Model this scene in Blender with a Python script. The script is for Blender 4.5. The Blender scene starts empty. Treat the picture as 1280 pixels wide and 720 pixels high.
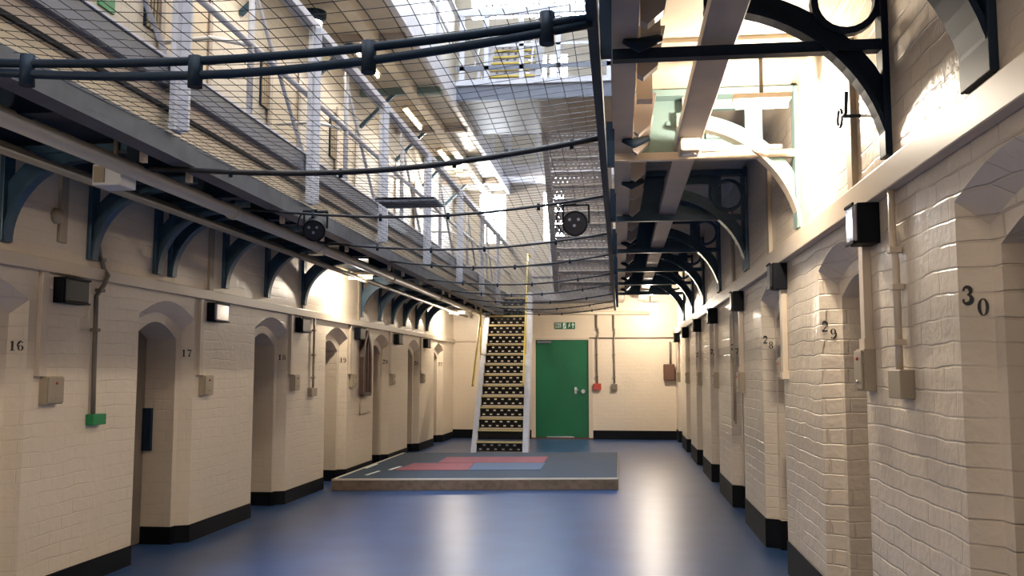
import bpy, math, random
from mathutils import Vector, Matrix
random.seed(7)
PI = math.pi
C = bpy.context.scene.collection
# ------------------------------------------------------------------ hall sizes (metres)
XL, XR = -3.68, 1.20          # left and right brick walls
YN, YF = -3.0, 20.1           # wall behind the viewer, end wall
ZR = 10.4                     # roof
XE, XG = -2.40, -0.03         # atrium edges of the left and right landings
EYE = 1.45
# ------------------------------------------------------------------ materials
MATS = {}
def mat(name, col, rough=0.5, metal=0.0, var=0.0, vscale=6.0, bump=0.0, bscale=30.0, spec=0.5, emit=None, estr=0.0, col2=None, coat=0.0):
    m = bpy.data.materials.new(name); m.use_nodes = True
    nt = m.node_tree; b = nt.nodes['Principled BSDF']
    b.inputs['Base Color'].default_value = (*col, 1); b.inputs['Roughness'].default_value = rough
    b.inputs['Metallic'].default_value = metal; b.inputs['Specular IOR Level'].default_value = spec
    b.inputs['Coat Weight'].default_value = coat
    tc = nt.nodes.new('ShaderNodeTexCoord')
    if var > 0:
        n = nt.nodes.new('ShaderNodeTexNoise'); n.inputs['Scale'].default_value = vscale; n.inputs['Detail'].default_value = 5
        nt.links.new(tc.outputs['Object'], n.inputs['Vector'])
        r = nt.nodes.new('ShaderNodeValToRGB')
        c2 = col2 or tuple(c * (1 - var) for c in col)
        r.color_ramp.elements[0].position = .35; r.color_ramp.elements[0].color = (*c2, 1)
        r.color_ramp.elements[1].position = .62; r.color_ramp.elements[1].color = (*col, 1)
        nt.links.new(n.outputs['Fac'], r.inputs['Fac']); nt.links.new(r.outputs['Color'], b.inputs['Base Color'])
    if bump > 0:
        n2 = nt.nodes.new('ShaderNodeTexNoise'); n2.inputs['Scale'].default_value = bscale; n2.inputs['Detail'].default_value = 4
        nt.links.new(tc.outputs['Object'], n2.inputs['Vector'])
        bp = nt.nodes.new('ShaderNodeBump'); bp.inputs['Strength'].default_value = bump; bp.inputs['Distance'].default_value = .01
        nt.links.new(n2.outputs['Fac'], bp.inputs['Height']); nt.links.new(bp.outputs['Normal'], b.inputs['Normal'])
    if emit:
        b.inputs['Emission Color'].default_value = (*emit, 1); b.inputs['Emission Strength'].default_value = estr
    MATS[name] = m
    return m

def brick_mat(name, col, mortar, dirt, bumpd=0.012, rough=0.38, bw=.235, rh=.088, joint=1.0):
    m = bpy.data.materials.new(name); m.use_nodes = True
    nt = m.node_tree; N = nt.nodes.new; L = nt.links.new; b = nt.nodes['Principled BSDF']
    b.inputs['Roughness'].default_value = rough
    tc = N('ShaderNodeTexCoord'); sep = N('ShaderNodeSeparateXYZ'); L(tc.outputs['Object'], sep.inputs[0])
    add = N('ShaderNodeMath'); add.operation = 'ADD'; L(sep.outputs['X'], add.inputs[0]); L(sep.outputs['Y'], add.inputs[1])
    cmb = N('ShaderNodeCombineXYZ'); L(add.outputs[0], cmb.inputs['X']); L(sep.outputs['Z'], cmb.inputs['Y'])
    # wobble the courses a little
    nz = N('ShaderNodeTexNoise'); nz.inputs['Scale'].default_value = 2.6; nz.inputs['Detail'].default_value = 3; L(tc.outputs['Object'], nz.inputs['Vector'])
    vm = N('ShaderNodeVectorMath'); vm.operation = 'MULTIPLY_ADD'; vm.inputs[1].default_value = (.055, .055, .055)
    L(nz.outputs['Color'], vm.inputs[0]); L(cmb.outputs[0], vm.inputs[2])
    br = N('ShaderNodeTexBrick'); L(vm.outputs[0], br.inputs['Vector'])
    br.inputs['Scale'].default_value = 1; br.inputs['Brick Width'].default_value = bw; br.inputs['Row Height'].default_value = rh
    br.inputs['Mortar Size'].default_value = .006; br.inputs['Mortar Smooth'].default_value = .7
    br.inputs['Color1'].default_value = (1, 1, 1, 1); br.inputs['Color2'].default_value = (.78, .78, .78, 1); br.inputs['Mortar'].default_value = (.25, .25, .25, 1)
    n2 = N('ShaderNodeTexNoise'); n2.inputs['Scale'].default_value = 22; n2.inputs['Detail'].default_value = 5; L(tc.outputs['Object'], n2.inputs['Vector'])
    n3 = N('ShaderNodeTexNoise'); n3.inputs['Scale'].default_value = 5; n3.inputs['Detail'].default_value = 3; L(tc.outputs['Object'], n3.inputs['Vector'])
    nm = N('ShaderNodeTexNoise'); nm.inputs['Scale'].default_value = 3.4; nm.inputs['Detail'].default_value = 4; L(tc.outputs['Object'], nm.inputs['Vector'])
    rm = N('ShaderNodeValToRGB'); rm.color_ramp.elements[0].position = .38; rm.color_ramp.elements[0].color = (.08, .08, .08, 1); rm.color_ramp.elements[1].position = .62; L(nm.outputs['Fac'], rm.inputs['Fac'])
    jm = N('ShaderNodeMath'); jm.operation = 'MULTIPLY'; L(br.outputs['Color'], jm.inputs[0]); L(rm.outputs['Color'], jm.inputs[1])
    js = N('ShaderNodeMath'); js.operation = 'MULTIPLY'; js.inputs[1].default_value = joint; L(jm.outputs[0], js.inputs[0])
    # keep the plain areas level with the brick faces: height = 1 - mask * (1 - brick)
    iv = N('ShaderNodeMath'); iv.operation = 'SUBTRACT'; iv.inputs[0].default_value = 1; L(br.outputs['Color'], iv.inputs[1])
    im = N('ShaderNodeMath'); im.operation = 'MULTIPLY'; L(iv.outputs[0], im.inputs[0]); L(rm.outputs['Color'], im.inputs[1])
    ij = N('ShaderNodeMath'); ij.operation = 'MULTIPLY'; ij.inputs[1].default_value = -joint; L(im.outputs[0], ij.inputs[0])
    s1 = N('ShaderNodeMath'); s1.operation = 'MULTIPLY_ADD'; s1.inputs[1].default_value = .5
    L(n2.outputs['Fac'], s1.inputs[0]); L(ij.outputs[0], s1.inputs[2])
    s2 = N('ShaderNodeMath'); s2.operation = 'MULTIPLY_ADD'; s2.inputs[1].default_value = .9; L(n3.outputs['Fac'], s2.inputs[0]); L(s1.outputs[0], s2.inputs[2])
    bp = N('ShaderNodeBump'); bp.inputs['Strength'].default_value = .85; bp.inputs['Distance'].default_value = bumpd
    L(s2.outputs[0], bp.inputs['Height']); L(bp.outputs['Normal'], b.inputs['Normal'])
    # paint: faint mortar shade and soft grime patches
    mx = N('ShaderNodeMixRGB'); mx.inputs[1].default_value = (*col, 1); mx.inputs[2].default_value = (*mortar, 1)
    L(br.outputs['Fac'], mx.inputs[0])
    n4 = N('ShaderNodeTexNoise'); n4.inputs['Scale'].default_value = 1.3; n4.inputs['Detail'].default_value = 6; L(tc.outputs['Object'], n4.inputs['Vector'])
    rp = N('ShaderNodeValToRGB'); rp.color_ramp.elements[0].position = .55; rp.color_ramp.elements[0].color = (0, 0, 0, 1)
    rp.color_ramp.elements[1].position = .8; rp.color_ramp.elements[1].color = (.7, .7, .7, 1); L(n4.outputs['Fac'], rp.inputs['Fac'])
    mx2 = N('ShaderNodeMixRGB'); L(rp.outputs['Color'], mx2.inputs[0]); L(mx.outputs[0], mx2.inputs[1]); mx2.inputs[2].default_value = (*dirt, 1)
    L(mx2.outputs[0], b.inputs['Base Color'])
    MATS[name] = m
    return m

brick_mat('cream_brick', (.66, .565, .45), (.62, .53, .42), (.58, .49, .385), rough=.33)
brick_mat('cream_brick_smooth', (.72, .61, .475), (.69, .58, .445), (.64, .54, .415), bumpd=.006, rough=.42, joint=.6)
brick_mat('upper_brick', (.56, .52, .46), (.47, .43, .38), (.49, .45, .39), bumpd=.005, rough=.5)
mat('floor_blue', (.028, .072, .190), .34, var=.35, vscale=2.2, bump=.05, bscale=3.0, spec=.5, col2=(.021, .054, .150))
mat('black_paint', (.005, .006, .009), .55, spec=.12)
mat('iron_blue', (.035, .085, .135), .38, var=.3, vscale=9)
mat('iron_navy', (.009, .019, .036), .5, spec=.15)
mat('teal_tone', (.16, .24, .23), .45)  # on the bracket by the lamp: blue-green iron with lamplight in its colour
mat('cream_board', (.62, .54, .42), .5, var=.15, vscale=3)
mat('cream_duct', (.60, .50, .39), .42)
mat('steel_grey', (.15, .165, .215), .42, var=.12, vscale=3)
mat('steel_lilac', (.60, .60, .66), .42, var=.12, vscale=10)
mat('grey_band', (.075, .09, .12), .5, var=.3, vscale=7)
mat('wire_dark', (.014, .014, .018), .5, metal=.3)
mat('beam_grey', (.42, .36, .32), .4, var=.12, vscale=5)
mat('pipe_beige', (.62, .54, .42), .4)
mat('conduit_grey', (.38, .31, .22), .5)
mat('conduit_dark', (.16, .13, .10), .5)
mat('box_steel', (.34, .29, .22), .35, metal=.3)
mat('door_taupe', (.20, .16, .125), .45, var=.2, vscale=4)
mat('door_green', (.004, .115, .045), .42, var=.12, vscale=2)
mat('green_box', (.010, .22, .07), .4)
mat('red_box', (.42, .06, .04), .4)
mat('yellow_paint', (.62, .46, .06), .45)
mat('nosing_cream', (.60, .47, .22), .45)
mat('tread_dark', (.008, .007, .006), .6, spec=.2)
mat('tread_grey', (.36, .33, .34), .4, metal=.3)
mat('wood_edge', (.20, .135, .09), .55, var=.35, vscale=14)
mat('wood_pale', (.62, .55, .46), .5)
mat('mat_navy', (.010, .036, .075), .75, var=.2, vscale=6)
mat('mat_red', (.24, .055, .08), .7, var=.15, vscale=8)
mat('mat_slate', (.055, .10, .19), .7)
mat('wood_dark', (.075, .038, .030), .45, var=.3, vscale=20)
mat('rust_brown', (.11, .05, .03), .6)
mat('plaque_inner', (.33, .27, .22), .5)
mat('white_plastic', (.75, .73, .72), .4)
mat('chrome', (.7, .7, .68), .2, metal=.9)
mat('number_black', (.012, .012, .014), .5)
mat('sign_green', (.004, .12, .05), .4)
mat('sign_white', (.8, .85, .8), .4)
mat('lens_dark', (.012, .012, .015), .35, spec=.3)
mat('lens_glare', (.42, .40, .46), .12)  # white reflection on a dark lens, put into its base colour
mat('tube_glow', (1, .9, .75), .5, emit=(1.0, .86, .62), estr=16)
mat('skylight_glow', (.8, .9, 1), .5, emit=(.74, .85, 1.0), estr=12)
mat('window_glow', (.9, .95, 1), .5, emit=(.80, .89, 1.0), estr=42)

# ------------------------------------------------------------------ mesh builder
class MB:
    def __init__(s): s.v = []; s.f = []; s.sm = []
    def face(s, pts, smooth=False):
        i = len(s.v); s.v += [tuple(p) for p in pts]; s.f.append(tuple(range(i, i + len(pts)))); s.sm.append(smooth); return s
    def box(s, x0, y0, z0, x1, y1, z1):
        x0, x1 = sorted((x0, x1)); y0, y1 = sorted((y0, y1)); z0, z1 = sorted((z0, z1))
        i = len(s.v)
        s.v += [(x, y, z) for z in (z0, z1) for y in (y0, y1) for x in (x0, x1)]
        for q in ((0, 2, 3, 1), (4, 5, 7, 6), (0, 1, 5, 4), (2, 6, 7, 3), (0, 4, 6, 2), (1, 3, 7, 5)):
            s.f.append(tuple(i + k for k in q)); s.sm.append(False)
        return s
    def bar(s, p0, p1, w, h, up=(0, 0, 1)):
        p0, p1 = Vector(p0), Vector(p1); d = (p1 - p0).normalized(); u = Vector(up)
        a = d.cross(u)
        if a.length < 1e-4: a = d.cross(Vector((1, 0, 0)))
        a.normalize(); b = a.cross(d).normalized(); i = len(s.v)
        for p in (p0, p1):
            for (sa, sb) in ((-1, -1), (1, -1), (1, 1), (-1, 1)): s.v.append(tuple(p + a * sa * w / 2 + b * sb * h / 2))
        for q in ((0, 3, 2, 1), (4, 5, 6, 7), (0, 1, 5, 4), (1, 2, 6, 5), (2, 3, 7, 6), (3, 0, 4, 7)):
            s.f.append(tuple(i + k for k in q)); s.sm.append(False)
        return s
    def tube(s, pts, r, n=8, cap=True, radii=None):
        pts = [Vector(p) for p in pts]; m = len(pts); i0 = len(s.v); prev = None
        for k, p in enumerate(pts):
            d = (pts[min(k + 1, m - 1)] - pts[max(k - 1, 0)]).normalized()
            ref = Vector((0, 0, 1)) if abs(d.z) < .95 else Vector((1, 0, 0))
            a = prev - d * prev.dot(d) if prev is not None and (prev - d * prev.dot(d)).length > 1e-3 else d.cross(ref)
            a.normalize(); prev = a; b = d.cross(a); rr = radii[k] if radii else r
            for j in range(n):
                t = 2 * PI * j / n; s.v.append(tuple(p + a * math.cos(t) * rr + b * math.sin(t) * rr))
        for k in range(m - 1):
            for j in range(n):
                s.f.append((i0 + k * n + j, i0 + k * n + (j + 1) % n, i0 + (k + 1) * n + (j + 1) % n, i0 + (k + 1) * n + j)); s.sm.append(n > 4)
        if cap:
            s.f.append(tuple(i0 + j for j in range(n))[::-1]); s.sm.append(False)
            s.f.append(tuple(i0 + (m - 1) * n + j for j in range(n))); s.sm.append(False)
        return s
    def prism(s, poly, depth):                    # poly: 3D points of one face, depth: vector
        dv = Vector(depth); n = len(poly); i = len(s.v)
        s.v += [tuple(p) for p in poly] + [tuple(Vector(p) + dv) for p in poly]
        s.f.append(tuple(range(i, i + n))[::-1]); s.sm.append(False)
        s.f.append(tuple(range(i + n, i + 2 * n))); s.sm.append(False)
        for k in range(n):
            s.f.append((i + k, i + (k + 1) % n, i + n + (k + 1) % n, i + n + k)); s.sm.append(False)
        return s
    def rings(s, rs, closed=True):
        n = len(rs[0]); i = len(s.v)
        for r in rs: s.v += [tuple(p) for p in r]
        for k in range(len(rs) - 1):
            for j in range(n if closed else n - 1):
                s.f.append((i + k * n + j, i + k * n + (j + 1) % n, i + (k + 1) * n + (j + 1) % n, i + (k + 1) * n + j)); s.sm.append(False)
        return s
    def plate(s, o, eu, ev, nx, ny, en, th, fill=.42, stagger=False):   # perforated plate
        o, eu, ev, en = Vector(o), Vector(eu), Vector(ev), Vector(en).normalized() * th
        def cell(u0, u1, v0, v1):
            p = [o + eu * a + ev * b for a, b in ((u0, v0), (u1, v0), (u1, v1), (u0, v1))]
            s.prism(p, en)
        for j in range(ny):
            v0, v1 = j / ny, (j + 1) / ny; h = (1 - fill) / 2 / ny
            cell(0, 1, v0, v0 + h); cell(0, 1, v1 - h, v1)
            off = .5 if (stagger and j % 2) else 0
            cuts = [(k + .5 + off) / nx for k in range(nx)]; last = 0
            for c in cuts:
                a, b = c - fill / 2 / nx, c + fill / 2 / nx
                if b > 1 - 1e-6: continue
                cell(last, a, v0 + h, v1 - h); last = b
            cell(last, 1, v0 + h, v1 - h)
        return s
    def build(s, name, m, parent=None, bevel=0, smooth=False):
        me = bpy.data.meshes.new(name); me.from_pydata(s.v, [], s.f)
        me.materials.append(MATS[m]); me.polygons.foreach_set('use_smooth', [bool(x or smooth) for x in s.sm]); me.update()
        o = bpy.data.objects.new(name, me); C.objects.link(o)
        if parent is not None:
            o.parent = parent; o.matrix_parent_inverse = Matrix.Translation(parent.location).inverted()
        if bevel:
            b = o.modifiers.new('bevel', 'BEVEL'); b.width = bevel; b.segments = 2; b.limit_method = 'ANGLE'
        return o
def tag(o, label, cat, group=None, kind=None):
    o['label'] = label; o['category'] = cat
    if group: o['group'] = group
    if kind: o['kind'] = kind
    return o
def thing(name, loc, label, cat, group=None, kind=None):
    o = bpy.data.objects.new(name, None); o.empty_display_size = .1; C.objects.link(o); o.location = loc
    return tag(o, label, cat, group, kind)
def struct(o, label=None):
    o['kind'] = 'structure'
    if label: o['label'] = label
    return o
ORD = ['first', 'second', 'third', 'fourth', 'fifth', 'sixth', 'seventh', 'eighth', 'ninth', 'tenth', 'eleventh', 'twelfth', 'thirteenth', 'fourteenth', 'fifteenth', 'sixteenth']
# ------------------------------------------------------------------ walls with arched cell openings
def arch_ring(X, a, b, zs, zc, z0, n=10):
    r = [(X, a, z0), (X, a, zs)]
    for k in range(1, n):
        t = k / n; r.append((X, a + (b - a) * t, zs + (zc - zs) * math.sin(PI * t)))
    return r + [(X, b, zs), (X, b, z0)]
def side_wall(name, X, s, ops, zs, zc, ztop, dz, mt):
    m = MB(); y = YN
    for (a, b) in ops:
        m.face([(X, y, 0), (X, a, 0), (X, a, zs), (X, y, zs)])
        y = b
    m.face([(X, y, 0), (X, YF, 0), (X, YF, zs), (X, y, zs)])
    y = YN
    for (a, b) in ops:
        m.face([(X, y, zs), (X, a, zs), (X, a, ztop), (X, y, ztop)])
        R = arch_ring(X, a, b, zs, zc, 0)[1:-1]
        for p, q in zip(R[:-1], R[1:]): m.face([p, q, (X, q[1], ztop), (X, p[1], ztop)])
        y = b
    m.face([(X, y, zs), (X, YF, zs), (X, YF, ztop), (X, y, ztop)])
    for (a, b) in ops:
        m.rings([arch_ring(X, a, b, zs, zc, 0), arch_ring(X + s * .10, a + .05, b - .05, zs - dz * .55, zc - dz * .55, 0),
                 arch_ring(X + s * .105, a + .12, b - .12, zs - dz, zc - dz, 0), arch_ring(X + s * .46, a + .12, b - .12, zs - dz, zc - dz, 0)], closed=False)
    # outer shell so that the wall has thickness
    m.box(X + s * .46, YN, 0, X + s * .62, YF, ztop)
    o = m.build(name, mt)
    return struct(o)
LOPS = [(4.40 + 2.262 * k, 5.335 + 2.262 * k) for k in range(-2, 7)]
ROPS = [(4.68 + 2.28 * k, 5.69 + 2.28 * k) for k in range(-2, 7)]
LOPS = [o for o in LOPS if o[0] > 0]; ROPS = [(a, b) for a, b in ROPS if a > 0]
side_wall('wall_left', XL, -1, LOPS, 1.90, 2.03, 3.0, .17, 'cream_brick_smooth')
side_wall('wall_right', XR, 1, ROPS, 2.06, 2.16, 3.4, .17, 'cream_brick')
# upper storeys of the two long walls (set above the ground-floor walls)
struct(MB().box(XL - .62, YN, 3.0, XL, YF, ZR).build('wall_left', 'upper_brick'))
struct(MB().box(XR, YN, 3.4, XR + .62, YF, ZR).build('wall_right', 'upper_brick'))
def holed(m, x0, x1, z0, z1, y, holes):
    xs = sorted({x0, x1, *[h[0] for h in holes], *[h[1] for h in holes]}); zs = sorted({z0, z1, *[h[2] for h in holes], *[h[3] for h in holes]})
    for a, b in zip(xs[:-1], xs[1:]):
        for c, d in zip(zs[:-1], zs[1:]):
            if not any(h[0] <= a and b <= h[1] and h[2] <= c and d <= h[3] for h in holes): m.face([(a, y, c), (b, y, c), (b, y, d), (a, y, d)])
WINS = [(-3.09, -2.51, 4.32, 5.43), (-1.66, -1.20, 4.32, 5.45), (-2.10, -1.58, 8.02, 8.60), (-1.51, -1.10, 8.02, 8.60), (-3.30, -0.45, 9.50, 10.25)]
DOOR = (-1.86, -0.66, 0.0, 2.17)
m = MB(); holed(m, XL, XR, 0, 3.0, YF, [DOOR])
m.box(XL - .6, YF + .4, 0, XR + .6, YF + .5, ZR)
struct(m.build('wall_far', 'cream_brick_smooth'))
m = MB(); holed(m, XL, XR, 3.0, ZR, YF, WINS)
for (a, b, c, d) in WINS:
    for q in (((a, c), (b, c)), ((a, d), (b, d)), ((a, c), (a, d)), ((b, c), (b, d))):
        (x0, z0), (x1, z1) = q; m.face([(x0, YF, z0), (x1, YF, z1), (x1, YF + .25, z1), (x0, YF + .25, z0)])
struct(m.build('wall_far', 'upper_brick'))
for k, (a, b, c, d) in enumerate(WINS):
    w = bpy.data.objects.new('window_%d' % (k + 1), None); C.objects.link(w); w.location = ((a + b) / 2, YF + .15, c); struct(w)
    MB().box(a, YF + .16, c, b, YF + .18, d).build('pane', 'window_glow', w)
    f = MB(); n = 2 if (b - a) < 1 else 6
    for i in range(n + 1):
        x = a + (b - a) * i / n; f.box(x - .015, YF + .12, c, x + .015, YF + .16, d)
    for i in range(3):
        z = c + (d - c) * i / 2; f.box(a, YF + .12, z - .012, b, YF + .16, z + .012)
    f.build('window_frame', 'steel_lilac', w)
struct(MB().box(XL - .6, YN - .2, 0, XR + .6, YN, ZR).build('wall_near', 'cream_brick'))
struct(MB().box(XL - .6, YN - .2, -.15, XR + .6, YF + .5, 0).build('floor', 'floor_blue'))
# roof: two solid slopes either side of a long rooflight
m = MB(); m.box(XL - .6, YN - .2, ZR, -2.35, YF + .5, ZR + .2); m.box(-.1, YN - .2, ZR, XR + .6, YF + .5, ZR + .2); m.box(-2.35, 14.5, ZR, -.1, YF + .5, ZR + .2)
struct(m.build('ceiling', 'upper_brick'))
w = bpy.data.objects.new('window_6', None); C.objects.link(w); w.location = (-1.2, 8, ZR); struct(w)
MB().box(-2.35, YN - .2, ZR + .08, -.1, 14.5, ZR + .12).build('pane', 'skylight_glow', w)
f = MB()
for k in range(18): f.box(-2.35, YN + k, ZR, -.1, YN + k + .05, ZR + .08)
f.build('window_frame', 'steel_lilac', w)

# painted black plinth following each wall into the doorways
def plinth(name, X, s, ops, h):
    m = MB(); t = .008
    def seg(p, q): m.bar((p[0], p[1], h / 2), (q[0], q[1], h / 2), t * 2, h)
    y = YN
    for (a, b) in ops:
        seg((X, y), (X, a)); P = [(X, a), (X + s * .10, a + .05), (X + s * .105, a + .12), (X + s * .38, a + .12)]
        for p, q in zip(P[:-1], P[1:]): seg(p, q)
        P = [(X, b), (X + s * .10, b - .05), (X + s * .105, b - .12), (X + s * .38, b - .12)]
        for p, q in zip(P[:-1], P[1:]): seg(p, q)
        y = b
    seg((X, y), (X, YF))
    return struct(m.build(name, 'black_paint'))
plinth('baseboard_left', XL, -1, LOPS, .145); plinth('baseboard_right', XR, 1, ROPS, .235)
struct(MB().box(DOOR[1] + .06, YF - .015, 0, XR, YF + .01, .19).box(XL, YF - .015, 0, DOOR[0] - .06, YF + .01, .19).build('baseboard_far', 'black_paint'))

# cell doors set deep in the openings
dn = 0
def cell_door(X, s, a, b, zs, zc, dz):
    global dn; dn += 1
    o = bpy.data.objects.new('door_%d' % dn, None); C.objects.link(o); o.location = (X + s * .4, (a + b) / 2, 0); struct(o)
    R = arch_ring(X + s * .37, a + .125, b - .125, zs - dz - .005, zc - dz - .005, 0.01)
    MB().prism(R, (s * .05, 0, 0)).build('door_leaf', 'door_taupe', o)
    m = MB()
    for z in (.45, 1.45): m.box(X + s * .355, a + .15, z, X + s * .37, b - .15, z + .05)
    m.build('strap_hinge', 'door_taupe', o)
    if s < 0 and abs(a - 6.66) < .1: MB().box(X + s * .29, b - .16, .78, X + s * .365, b - .122, 1.14).build('lock_case', 'iron_navy', o)
    return o
for k, (a, b) in enumerate(LOPS): cell_door(XL, -1, a, b, 1.90, 2.03, .17)
for a, b in ROPS: cell_door(XR, 1, a, b, 2.06, 2.16, .17)

# ------------------------------------------------------------------ painted cell numbers
def ring_pts(cx, cy, ro, hi, ri, n=20):
    out = [];
    for k in range(n):
        t = 2 * PI * k / n; t2 = 2 * PI * (k + 1) / n
        out.append([(cx + ro[0] * math.cos(t), cy + ro[1] * math.sin(t)), (cx + ro[0] * math.cos(t2), cy + ro[1] * math.sin(t2)),
                    (cx + ri[0] * math.cos(t2), cy + ri[1] * math.sin(t2)), (cx + ri[0] * math.cos(t), cy + ri[1] * math.sin(t))])
    return out
def stroke(P):
    out = []; L = []; P = [(x, y, w * 1.25) for x, y, w in P]
    for i, (x, y, w) in enumerate(P):
        a = P[max(i - 1, 0)]; b = P[min(i + 1, len(P) - 1)]; dx, dy = b[0] - a[0], b[1] - a[1]; l = math.hypot(dx, dy) or 1
        L.append(((x - dy / l * w / 2, y + dx / l * w / 2), (x + dy / l * w / 2, y - dx / l * w / 2)))
    for p, q in zip(L[:-1], L[1:]): out.append([p[0], q[0], q[1], p[1]])
    return out
def arcst(cx, cy, rx, ry, t0, t1, w0, w1, n=10):
    P = []
    for k in range(n + 1):
        u = k / n; t = math.radians(t0 + (t1 - t0) * u); P.append((cx + rx * math.cos(t), cy + ry * math.sin(t), w0 + (w1 - w0) * math.sin(PI * u)))
    return stroke(P)
def ball(x, y, r=.07): return ring_pts(x, y, (r, r), 0, (.001, .001), 10)
SIX = ring_pts(.31, .28, (.28, .28), 0, (.11, .23)) + arcst(.42, .45, .38, .52, 185, 95, .10, .16) + ball(.47, .86)
GL = {'1': stroke([(.3, 0, .17), (.3, .97, .17)]) + stroke([(.08, .025, .05), (.52, .025, .05)]) + stroke([(.08, .80, .04), (.30, .95, .09)]),
      '0': ring_pts(.31, .5, (.30, .5), 0, (.12, .45)),
      '6': SIX, '9': [[(.62 - x, 1 - y) for x, y in q] for q in SIX],
      '8': ring_pts(.31, .26, (.29, .26), 0, (.13, .20)) + ring_pts(.31, .74, (.25, .25), 0, (.11, .20)),
      '7': stroke([(.04, .90, .16), (.58, .90, .12)]) + stroke([(.56, .88, .05), (.36, .5, .09), (.27, 0, .19)]),
      '2': arcst(.30, .70, .22, .27, 170, -35, .05, .20) + stroke([(.46, .52, .10), (.06, .06, .06)]) + stroke([(.04, .08, .16), (.58, .08, .12)]) + ball(.12, .72),
      '3': arcst(.28, .74, .20, .23, 160, -90, .05, .18) + arcst(.28, .27, .24, .26, 90, -165, .05, .20) + ball(.11, .80) + ball(.10, .22),
      '4': stroke([(.40, 0, .16), (.40, .98, .16)]) + stroke([(.38, .96, .05), (.03, .33, .05)]) + stroke([(.02, .29, .07), (.62, .29, .07)]) + stroke([(.22, .02, .04), (.58, .02, .04)]),
      '5': stroke([(.10, .92, .14), (.52, .92, .12)]) + stroke([(.11, .95, .05), (.11, .48, .05)]) + arcst(.27, .30, .26, .28, 120, -165, .05, .20) + ball(.10, .22)}
def number(txt, spots, du, nrm, h, label):
    m = MB(); du = Vector(du).normalized(); off = Vector(nrm).normalized() * .004
    for ch, p in zip(txt, spots):
        for q in GL[ch]: m.face([Vector(p) + off + du * (x - .31) * h + Vector((0, 0, (y - .5) * h)) for x, y in q])
    return tag(m.build('cell_number', 'number_black'), label, 'number', 'painted cell numbers')
SD = Vector((.10, .05, 0)).normalized()
for k, (a, b) in enumerate(LOPS[-7:]):
    t = str(16 + k); c = Vector((XL - .052, b - .026, 1.61)); h = .062
    number(t, [c - SD * .024, c + SD * .021], SD, (1, -2, 0), h,
           'black serif number %s painted on the %s doorway edge of the left wall' % (t, ORD[k]))
SR = Vector((.10, -.05, 0)).normalized()
for k, (a, b) in enumerate(ROPS[-8:]):
    t = str(30 - k)
    c = Vector((XR + .05, b - .025, 1.70)); h = .062
    number(t, [c - SR * .026 + Vector((0, 0, .022)), c + SR * .022 - Vector((0, 0, .022))], SR, (-1, -2, 0), h,
           'black serif number %s painted stepping down beside the %s right-hand doorway' % (t, ORD[k]))

# ------------------------------------------------------------------ trunking along the walls
struct(MB().box(XR - .055, .2, 2.235, XR, YF, 2.36).build('trim_1', 'cream_duct', bevel=.006), 'cream painted cable trunking board along the right wall')
struct(MB().box(XL, .2, 2.09, XL + .045, YF, 2.175).build('trim_2', 'cream_duct', bevel=.005), 'cream painted cable trunking board along the left wall')
struct(MB().box(XL, YF - .04, 2.12, -2.75, YF, 2.16).build('trim_3', 'cream_duct'))

def wall_light(X, s, y0, y1, z0, z1, dep, label, pale):
    o = thing('emergency_light', (X, (y0 + y1) / 2, z0), label, 'wall light', 'black box lights under the wall trunking')
    xs = X - s * dep
    MB().box(X, y0, z0, xs + s * .02, y1, z1).build('housing', 'black_paint', o, bevel=.004)
    MB().box(xs, y0 + .012, z0 + .012, xs + s * .022, y1 - .012, z1 - .012).build('lens', 'lens_glare' if pale else 'lens_dark', o, bevel=.006)
    for za, zb in ((z0, z0 + .012), (z1 - .012, z1)): MB().box(xs - s * .004, y0, za, xs + s * .006, y1, zb).build('bezel', 'black_paint', o)
    return o
for k, y in enumerate([4.347, 6.72, 9.05, 11.45, 13.75, 16.2, 18.6]):
    wall_light(XR, 1, y, y + .15, 2.045, 2.235, .12, 'black box light below right trunking, %s of the row from the camera' % ORD[k], k == 0)
for k, y in enumerate([5.57, 7.82, 10.08, 12.42, 14.68, 16.95]):
    wall_light(XL, -1, y, y + .28, 1.90, 2.07, .09, 'black box light below left trunking, %s of the row from the camera' % ORD[k], k == 1)

def conduit_drop(X, s, y, ztop, zbot, w, dep, label):
    o = thing('cable_conduit', (X, y, zbot), label, 'conduit', 'flat cable conduits dropping to switch boxes')
    MB().box(X, y - w / 2, zbot, X - s * dep, y + w / 2, ztop).build('casing', 'cream_duct', o, bevel=.003)
    MB().box(X, y - w / 2 - .008, zbot, X - s * (dep + .006), y + w / 2 + .008, zbot + .05).build('end_collar', 'cream_duct', o)
    return o
def switch_box(X, s, y0, y1, z0, z1, dep, label):
    o = thing('switch_box', (X, (y0 + y1) / 2, z0), label, 'switch box', 'metal switch boxes on the walls')
    MB().box(X, y0, z0, X - s * dep, y1, z1).build('box_body', 'conduit_grey', o, bevel=.003)
    MB().box(X - s * dep, y0 + .008, z0 + .008, X - s * (dep + .012), y1 - .008, z1 - .008).build('cover_plate', 'box_steel', o, bevel=.002)
    m = MB(); ym = (y0 + y1) / 2
    m.tube([(X - s * (dep + .01), ym, z1 - .045), (X - s * (dep + .02), ym, z1 - .045)], .009, 10)
    m.build('red_button', 'red_box', o)
    m = MB(); m.tube([(X - s * (dep + .01), ym, z0 + .045), (X - s * (dep + .022), ym, z0 + .045)], .008, 10); m.build('chrome_button', 'chrome', o)
    return o
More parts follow.
